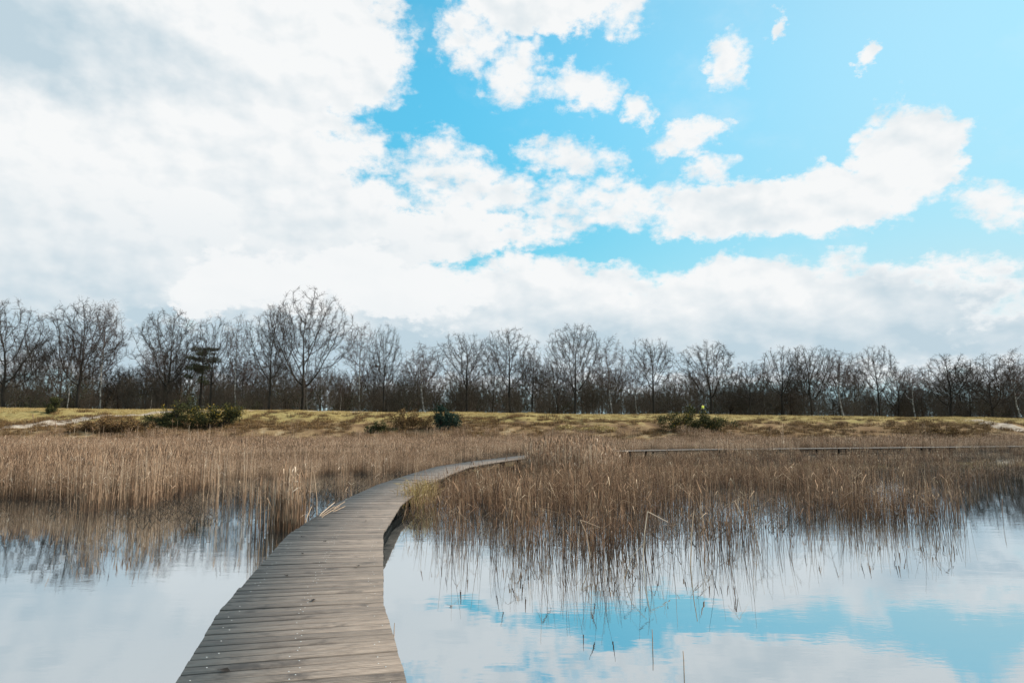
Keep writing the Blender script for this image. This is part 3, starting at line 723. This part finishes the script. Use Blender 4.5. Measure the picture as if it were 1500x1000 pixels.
# trees deeper in the wood, told apart only by where they stand
TR = np.random.default_rng(77)
SHORT = ['leaning end oak', 'wide oak by the sand path', 'slim birch by the sand path', 'white stemmed birch', 'round crowned oak by the gorse', 'narrow oak beside the pine', 'thin birch past the pine',
         'upright oak next to the tallest', 'tallest oak', 'drooping birch', 'crooked oak', 'low reddish birch', 'fan shaped oak behind the juniper', 'double topped oak', 'small dense oak', 'clean domed oak',
         'pale stemmed birch', 'round headed oak', 'wide low oak behind the walker', 'short brushy oak', 'first oak of the dense clump', 'many limbed oak', 'brown birch ending the clump', 'lone high crowned tree',
         'small birch in the gap', 'bushy brown oak', 'spreading oak by the ramp', 'birch by the ramp']
def behind(px): return SHORT[min(range(len(FRONT)), key=lambda q: abs(FRONT[q][0]-px))]
for i in range(84):
    px = -40+1580*(i+TR.uniform(-.4, .4))/83; Yd = TR.uniform(127, 165)
    top = np.interp(px, [0, 250, 450, 620, 800, 1000, 1300, 1500], [512, 515, 520, 538, 545, 548, 556, 552])+TR.uniform(-26, 26)
    b = TR.random() < .38; j = TR.integers(0, 3 if b else 8)
    x = pix_dir(px, 600)[0]/pix_dir(px, 600)[1]*Yd
    if b: put_tree(px, top, TR.uniform(16, 24), birches[j], BH[j], BRd[j], 'birch_tree', 'slim birch deeper in the wood, behind the '+behind(px), Yd, 'birches deeper in the wood', TR.uniform(0, 6.28))
    else: put_tree(px, top, TR.uniform(26, 40), oaks[j], OH[j], ORd[j], 'oak_tree', 'bare oak deeper in the wood, behind the '+behind(px), Yd, 'oaks deeper in the wood', TR.uniform(0, 6.28))
rank = {}
for o in COL.objects:
    if o.get('group') in ('oaks deeper in the wood', 'birches deeper in the wood'): rank.setdefault(o['label'], []).append(o)
for lb, os_ in rank.items():
    os_.sort(key=lambda o: -(o.location.z+o.scale.z*17))
    k = len(os_)
    if k > 1:
        wd = ['tallest']+(['second tallest', 'third tallest', 'fourth tallest'][:k-2])+['lowest'] if k > 2 else ['taller', 'lower']
        for o, q in zip(os_, wd): o['label'] = q+' '+lb
# thicket under the trees: bare brush nobody could count
src = []
for s_ in saps:
    a = s_['trunk']; b = s_['crown']
    va = np.empty(len(a.vertices)*3, np.float32); a.vertices.foreach_get('co', va); vb = np.empty(len(b.vertices)*3, np.float32); b.vertices.foreach_get('co', vb)
    fa = [tuple(p.vertices) for p in a.polygons]; fb = [tuple(q+len(va)//3 for q in p.vertices) for p in b.polygons]
    me = bpy.data.meshes.new('brush'); me.from_pydata(np.concatenate([va, vb]).reshape(-1, 3).tolist(), [], fa+fb); me.materials.append(M_brush)
    src.append(bpy.data.objects.new('brush', me))
n = 1250; yy = TR.uniform(116, 190, n); xx = TR.uniform(-1, 1, n)*(yy*.80+4)
scatter('undergrowth', np.stack([xx, yy, height(xx, yy)-.2], 1), TR.uniform(0, 6.28, n), TR.uniform(.3, 1.05, n)*np.where(yy < 121, .6, 1.)*np.where(yy > 165, 1.15, 1.), TR.integers(0, 5, n), src, 'bare brushwood thicket filling the wood under the trees')

# ------------------------------------------------------------------ evergreen and shrubs
def leaf_cloud(seed, blobs, n, size, long=2.2):
    """thin leaf faces through a set of ellipsoid clumps: verts, tris, tint"""
    r = np.random.default_rng(seed); bl = np.array(blobs, float); wgt = bl[:, 3]*bl[:, 4]*bl[:, 5]; k = r.choice(len(bl), n, p=wgt/wgt.sum())
    q = r.normal(0, 1, (n, 3)); q /= np.linalg.norm(q, axis=1, keepdims=True); q *= (r.random((n, 1))**.42)
    C = bl[k, :3]+q*bl[k, 3:6]; C[:, 2] = np.maximum(C[:, 2], .03)
    d = q*.8+r.normal(0, .6, (n, 3)); d[:, 2] += .3; d /= np.linalg.norm(d, axis=1, keepdims=True); s = np.cross(d, r.normal(0, 1, (n, 3))); s /= np.linalg.norm(s, axis=1, keepdims=True)+1e-9
    L = size*r.uniform(.6, 1.4, (n, 1)); V = np.stack([C-s*L/long/2, C+s*L/long/2, C+d*L], 1).reshape(-1, 3)
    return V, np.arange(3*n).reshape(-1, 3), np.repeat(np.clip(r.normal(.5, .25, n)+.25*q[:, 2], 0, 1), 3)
def shrub(name, px, py, blobs, n, size, m_, label, cat='bush', bloom=None, long=2.2, seed=1, dY=0.):
    x, y = ground_hit(px, py); y += dY
    o = bpy.data.objects.new(name, None); COL.objects.link(o); o.location = (x, y, hz(x, y)-.05); tag(o, label, cat)
    rg = np.random.default_rng(seed+70)      # ragged outline: every lobe breaks into small sprays
    sub = [(b[0]+rg.normal(0, b[3]*.6), b[1]+rg.normal(0, b[4]*.5), max(.15, b[2]+rg.normal(0, b[5]*.5)), b[3]*rg.uniform(.25, .6), b[4]*rg.uniform(.3, .55), b[5]*rg.uniform(.25, .6)) for b in blobs for _ in range(16)]
    V, T, t = leaf_cloud(seed, sub, n, size, long)
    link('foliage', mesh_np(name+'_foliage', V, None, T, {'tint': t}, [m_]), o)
    r = np.random.default_rng(seed); A, B = [], []
    for b in blobs:
        for _ in range(7):
            A.append((b[0]*.7+r.normal(0, b[3]*.2), b[1]*.7+r.normal(0, .1), -.1)); B.append((b[0]+r.normal(0, b[3]*.5), b[1]+r.normal(0, b[4]*.4), b[2]+r.normal(0, b[5]*.5)))
    V, Q = prisms(A, B, .03, .012, 4); link('stem', mesh_np(name+'_stem', V, Q, mats=[M_bark]), o)
    if bloom:
        V, T, t = leaf_cloud(seed+9, [(b[0], b[1]-.1, b[2]+.15, b[3]*1.03, b[4]*1.03, b[5]*1.03) for b in bloom[1]], bloom[0], size*.8, 1.4)
        link('blossom', mesh_np(name+'_blossom', V, None, T, {'tint': t}, [M_bloom]), o)
    return o
gb = [(-5.2, 0, .9, 1.5, 1.2, 1.0), (-3.6, .3, 1.5, 1.8, 1.5, 1.3), (-1.5, 0, 1.7, 1.7, 1.5, 1.4), (.6, .2, 1.6, 1.6, 1.5, 1.3), (2.6, 0, 1.8, 1.5, 1.4, 1.4), (4.4, .2, 1.8, 1.4, 1.2, 1.5), (5.6, .2, 2.3, .8, .8, 1.0)]
_g = np.random.default_rng(31)
gb += [(_g.uniform(-5.5, 5.8), _g.uniform(-.6, .6), _g.uniform(2.0, 3.1)-(.9 if k < 3 else 0), _g.uniform(.25, .6), .4, _g.uniform(.35, .8)) for k in range(16)]
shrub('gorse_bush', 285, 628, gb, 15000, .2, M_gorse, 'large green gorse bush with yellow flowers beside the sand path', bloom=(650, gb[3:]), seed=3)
shrub('scrub_bush', 170, 634, [(-4, 0, .6, 1.6, 1, .8), (-1.5, 0, .9, 1.6, 1, 1.0), (1.2, 0, .8, 1.6, 1, .9), (3.4, 0, .6, 1.4, 1, .7)], 6000, .24, M_brownbush, 'long dark brown bramble thicket below the sand path', seed=4)
shrub('gorse_bush', 76, 606, [(0, 0, .9, .9, .7, 1.0), (.5, 0, 1.9, .5, .5, .7)], 1800, .22, M_gorse, 'small upright green shrub alone on the grass above the sand path', seed=5)
shrub('juniper_bush', 650, 631, [(0, 0, 1.0, 1.5, 1.2, 1.0), (-.3, 0, 1.9, 1.1, .9, .9), (-.5, 0, 2.8, .6, .6, .7), (.8, .1, 1.5, .9, .8, .8)], 6000, .2, M_jun, 'dark blue green juniper on the slope of the embankment', seed=6)
shrub('scrub_bush', 556, 634, [(-.8, 0, .5, 1.1, .8, .7), (.6, 0, .7, 1.2, .8, .8)], 2600, .2, M_gorse, 'low dull green cushion of scrub at the foot of the slope', seed=7)
shrub('scrub_bush', 598, 628, [(-1.2, 0, .9, 1.2, .9, 1.0), (.6, 0, 1.0, 1.3, .9, 1.1), (2., 0, .6, 1., .8, .8)], 3600, .22, M_brownbush, 'brown scrub bush close to the juniper', seed=8)
cb = [(-3.0, 0, .9, 1.3, 1.1, 1.0), (-1.0, 0, 1.3, 1.6, 1.2, 1.2), (1.2, 0, 1.4, 1.7, 1.2, 1.3), (3.0, 0, .9, 1.3, 1.0, 1.0)]
shrub('gorse_bush', 1020, 632, cb, 8000, .2, M_gorse, 'wide green gorse bush in front of the walker', bloom=(200, cb), seed=9)
shrub('scrub_bush', 860, 632, [(-3, 0, .3, 1.6, .9, .45), (0, 0, .4, 1.9, .9, .5), (3, 0, .3, 1.6, .9, .45)], 3600, .2, M_tuft, 'low orange brown bracken patch on the slope', seed=10)
shrub('scrub_bush', 1385, 640, [(-1.5, 0, .5, 1.3, .9, .7), (.8, 0, .6, 1.3, .9, .8)], 2600, .2, M_brownbush, 'dark scrub bush at the shore by the sandy ramp', seed=11)
# the pine with its flat layered needles
px_, Yp = 292, 126.; xp = pix_dir(px_, 600)[0]/pix_dir(px_, 600)[1]*Yp
po = bpy.data.objects.new('pine_tree', None); COL.objects.link(po); po.location = (xp, Yp, hz(xp, Yp)); tag(po, 'dark green layered pine among the bare oaks', 'tree')
V, Q = prisms([(0, 0, -.3), (.1, 0, 4), (.2, 0, 8)], [(.1, 0, 4), (.2, 0, 8), (.1, 0, 12.2)], np.array([.26, .2, .14]), np.array([.2, .14, .05]), 7)
link('trunk', mesh_np('pine_trunk', V, Q, mats=[M_bark], smooth=True), po)
pr = np.random.default_rng(5); bl, A, B = [], [], []
for k in range(30):
    z = pr.uniform(5.2, 12.2); an = pr.uniform(0, 6.28); L = pr.uniform(1., 3.4)*(1-.35*abs(z-9.5)/4)
    c = (L*math.cos(an)+.2, L*math.sin(an), z); bl.append((*c, pr.uniform(.7, 1.3), .95, pr.uniform(.22, .5))); A.append((.15, 0, z-.5)); B.append(c)
V, T, t = leaf_cloud(12, bl, 6500, .30, 3.); link('crown', mesh_np('pine_crown', V, None, T, {'tint': t}, [M_pine]), po)
V, Q = prisms(A, B, .05, .02, 4); link('branches', mesh_np('pine_branches', V, Q, mats=[M_bark]), po)
# ivy and holly bulk low in the wood
r_ = np.random.default_rng(8); bl = []
for k in range(170):
    y_ = r_.uniform(128, 168); x_ = r_.uniform(-1, 1)*y_*.78; bl.append((x_, y_, hz(x_, y_)+r_.uniform(.6, 4.5), r_.uniform(1.4, 3.2), 1.4, r_.uniform(1., 2.2)))
V, T, t = leaf_cloud(13, bl, 42000, .30, 1.8); tag(link('undergrowth', mesh_np('evergreen_undergrowth', V, None, T, {'tint': t}, [M_ivy])), 'dull evergreen undergrowth low in the wood', kind='stuff')

# ------------------------------------------------------------------ the walker on the embankment
def walker():
    x, y = pix_dir(1030, 605)[0]/pix_dir(1030, 605)[1]*111.5, 111.5
    o = bpy.data.objects.new('person', None); COL.objects.link(o); o.location = (x, y, hz(x, y)); o.rotation_euler = (0, 0, R(25))
    tag(o, 'person in a bright yellow jacket and dark trousers walking on the embankment', 'person')
    J = dict(pel=(0, 0, .95), ch=(0, .02, 1.3), nk=(0, .03, 1.5), hd=(0, .05, 1.62), top=(0, .05, 1.74),
             hl=(-.1, 0, .9), kl=(-.11, .16, .5), al=(-.11, .10, .09), tl=(-.11, .26, .04), hr=(.1, 0, .9), kr=(.11, .02, .5), ar=(.11, -.24, .13), tr=(.11, -.12, .04),
             sl=(-.19, .02, 1.42), el=(-.25, -.08, 1.14), wl=(-.24, .04, .92), gl=(-.24, .08, .83), sr=(.19, .02, 1.42), er=(.25, .06, 1.14), wr=(.23, .2, .96), gr=(.22, .25, .88))
    def skin(name, chain, rad, m_, lv=1):
        keys = list(dict.fromkeys(k for e in chain for k in e)); me = bpy.data.meshes.new(name)
        me.from_pydata([J[k] for k in keys], [(keys.index(a), keys.index(b)) for a, b in chain], []); me.materials.append(m_)
        b = link(name, me, o); b.modifiers.new('skin', 'SKIN')
        for k, sv_ in zip(keys, me.skin_vertices[0].data): sv_.radius = rad.get(k, (.06, .06)); sv_.use_root = k == keys[0]
        s = b.modifiers.new('sub', 'SUBSURF'); s.levels = lv; s.render_levels = lv; return b
    T = dict(pel=(.15, .11), ch=(.17, .12), nk=(.055, .055), hd=(.085, .10), top=(.06, .07), hl=(.09, .09), hr=(.09, .09), kl=(.06, .06), kr=(.06, .06), al=(.045, .045), ar=(.045, .045),
             tl=(.04, .03), tr=(.04, .03), sl=(.07, .07), sr=(.07, .07), el=(.045, .045), er=(.045, .045), wl=(.03, .03), wr=(.03, .03), gl=(.035, .02), gr=(.035, .02))
    body = [('pel', 'ch'), ('ch', 'nk'), ('nk', 'hd'), ('hd', 'top')]+[e for s in 'lr' for e in (('pel', 'h'+s), ('h'+s, 'k'+s), ('k'+s, 'a'+s), ('a'+s, 't'+s), ('ch', 's'+s), ('s'+s, 'e'+s), ('e'+s, 'w'+s), ('w'+s, 'g'+s))]
    skin('body', body, T, plain('skin tone', (.45, .28, .2), .1))
    fat = {k: (v[0]+.022, v[1]+.022) for k, v in T.items()}
    skin('jacket', [('pel', 'ch')]+[e for s in 'lr' for e in (('ch', 's'+s), ('s'+s, 'e'+s), ('e'+s, 'w'+s))], fat, plain('yellow jacket cloth', (.62, .66, .10), .12))
    skin('trousers', [e for s in 'lr' for e in (('pel', 'h'+s), ('h'+s, 'k'+s), ('k'+s, 'a'+s))], {k: (v[0]+.014, v[1]+.014) for k, v in T.items()}, plain('dark trousers cloth', (.02, .022, .035), .2))
    J['hd'] = (0, .04, 1.66); J['top'] = (0, .03, 1.755)
    skin('hair', [('hd', 'top')], dict(hd=(.09, .095), top=(.06, .065)), plain('dark hair', (.03, .02, .015), .2))
walker()

# ------------------------------------------------------------------ small things along the planks
def stalk(name, pts, r0, r1, m_, parent=None):
    pts = np.array(pts, float); k = len(pts)-1; rr = np.linspace(r0, r1, k+1)
    V, Q = prisms(pts[:-1], pts[1:], rr[:-1], rr[1:], 5); return link(name, mesh_np(name, V, Q, None, {'tint': np.full(len(V), .78)}, [m_]), parent)
def at(px, py, z): x, y = pix_ground(px, py, z); return np.array([x, y, z])
br = bpy.data.objects.new('broken_reeds', None); COL.objects.link(br); p0 = at(458, 764, .3); br.location = p0
tag(br, 'broken pale reed stalks leaning over the edge of the planks', 'reeds')
rb_ = np.random.default_rng(2)
for k in range(11):
    f = rb_.random(); a = at(449+f*30, 768-f*20, .3)-p0+np.array([-.12, 0, -.3]); top_ = a+np.array([rb_.uniform(.0, .5), rb_.uniform(.2, 1.1), rb_.uniform(.25, .6)])
    stalk('stalk', [a, (a+top_)/2+np.array([0, 0, .1]), top_], .010, .006, M_reed, br)
a = at(472, 752, .3)-p0+np.array([-.1, 0, -.3]); stalk('stalk', [a, a+np.array([-.02, 0, .6]), a+np.array([-.12, .05, 1.15])], .011, .006, M_reed, br)
tf = bpy.data.objects.new('grass_tussock', None); COL.objects.link(tf); tx, ty = pix_ground(594, 741, .0); tf.location = (tx+.38, ty+.1, 0)
tag(tf, 'yellow grass tussock hanging over the edge of the planks', 'grass tussock')
r3 = np.random.default_rng(4); n = 420; A = np.concatenate([r3.normal(0, .20, (n, 1)), r3.normal(0, .55, (n, 1)), r3.uniform(0, .3, (n, 1))], 1)
D = np.concatenate([r3.normal(0, .32, (n, 2)), np.ones((n, 1))], 1); D /= np.linalg.norm(D, axis=1, keepdims=True); Lh = r3.uniform(.2, .48, (n, 1)); Mi = A+D*Lh; E_ = Mi+(D*np.array([1.5, 1.5, .1]))*Lh*.45
V, Q = prisms(np.concatenate([A, Mi]), np.concatenate([Mi, E_]), .006, .003, 3, 4); link('blades', mesh_np('blades', V, Q, None, {'tint': np.repeat(np.tile(r3.random(n), 2), 6)}, [M_tuft]), tf)
for k in range(6):
    a = np.array([r3.normal(0, .12), r3.normal(0, .3), 0]); stalk('stalk', [a, a+np.array([r3.normal(0, .1), 0, .6]), a+np.array([r3.normal(-.1, .25), r3.normal(0, .1), 1.25])], .007, .003, M_rush, tf)
# broken stalks standing out of the water in front of the rushes
for i, (px, py, h, lx, lb) in enumerate([
        (940, 822, .75, .15, 'pale bent reed stalk with a folded top among the front rushes'), (868, 812, .55, -.35, 'pale split stalk leaning among the front rushes'),
        (1010, 828, .8, .12, 'tall dead stalk standing in the water before the rushes'), (835, 802, .5, .05, 'short pale snapped stalk in the front rushes'),
        (577, 938, .16, .0, 'tiny stick poking out of the open water beside the planks'), (956, 952, .18, .02, 'tiny stick poking out of the open water before the rushes'),
        (1002, 985, .17, .01, 'short thin stick standing alone in the reflected cloud'), (905, 850, .5, .75, 'dark reed leaning far over the water')]):
    a = at(px, py, 0.); a2 = a-np.array([0, 0, .2]); m_ = M_reed if i < 4 else M_rush
    pts = [a2, a+np.array([lx*h*.5, 0, h*.6]), a+np.array([lx*h, .02, h])]
    if i in (0, 1): pts.append(a+np.array([lx*h+.32, .05, h*.78]))
    tag(stalk('reed_stalk', pts, .008 if i < 4 else .005, .005 if i < 4 else .003, m_), lb, 'reed stalk')
# bits of dead leaf on the planks
M_leaf = plain('dead leaf', (.025, .018, .014), .4, 30.)
words = ['on the nearest planks by the open water', 'beside the middle row of screws', 'towards the edge above the clear water', 'where the planks first bend', 'beside the broken reeds', 'on the pale planks past the broken reeds',
         'close to the edge with the reeds', 'half way to the grass tussock']
for i, (px, py) in enumerate([(328, 982), (459, 879), (419, 843), (476, 793), (443, 811), (444, 786), (536, 763), (524, 829)]):
    x, y = pix_ground(px, py, DECK+.006); s_ = .045 if i < 2 else .035; rr = np.random.default_rng(i); V, F = [], []
    for a in range(7):
        q = 2*math.pi*a/7; V.append((math.cos(q)*s_*rr.uniform(.6, 1.2), math.sin(q)*s_*.55*rr.uniform(.6, 1.2), rr.uniform(.002, .018)))
    V.append((0, 0, .004)); F = [(a, (a+1) % 7, 7) for a in range(7)]
    o = link('dead_leaf', mesh_np('dead_leaf', V, None, F, mats=[M_leaf])); o.location = (x, y, DECK+.006); o.rotation_euler = (0, 0, i*1.3)
    tag(o, 'small curled dead leaf lying '+words[i], 'leaf', 'dead leaves on the planks')
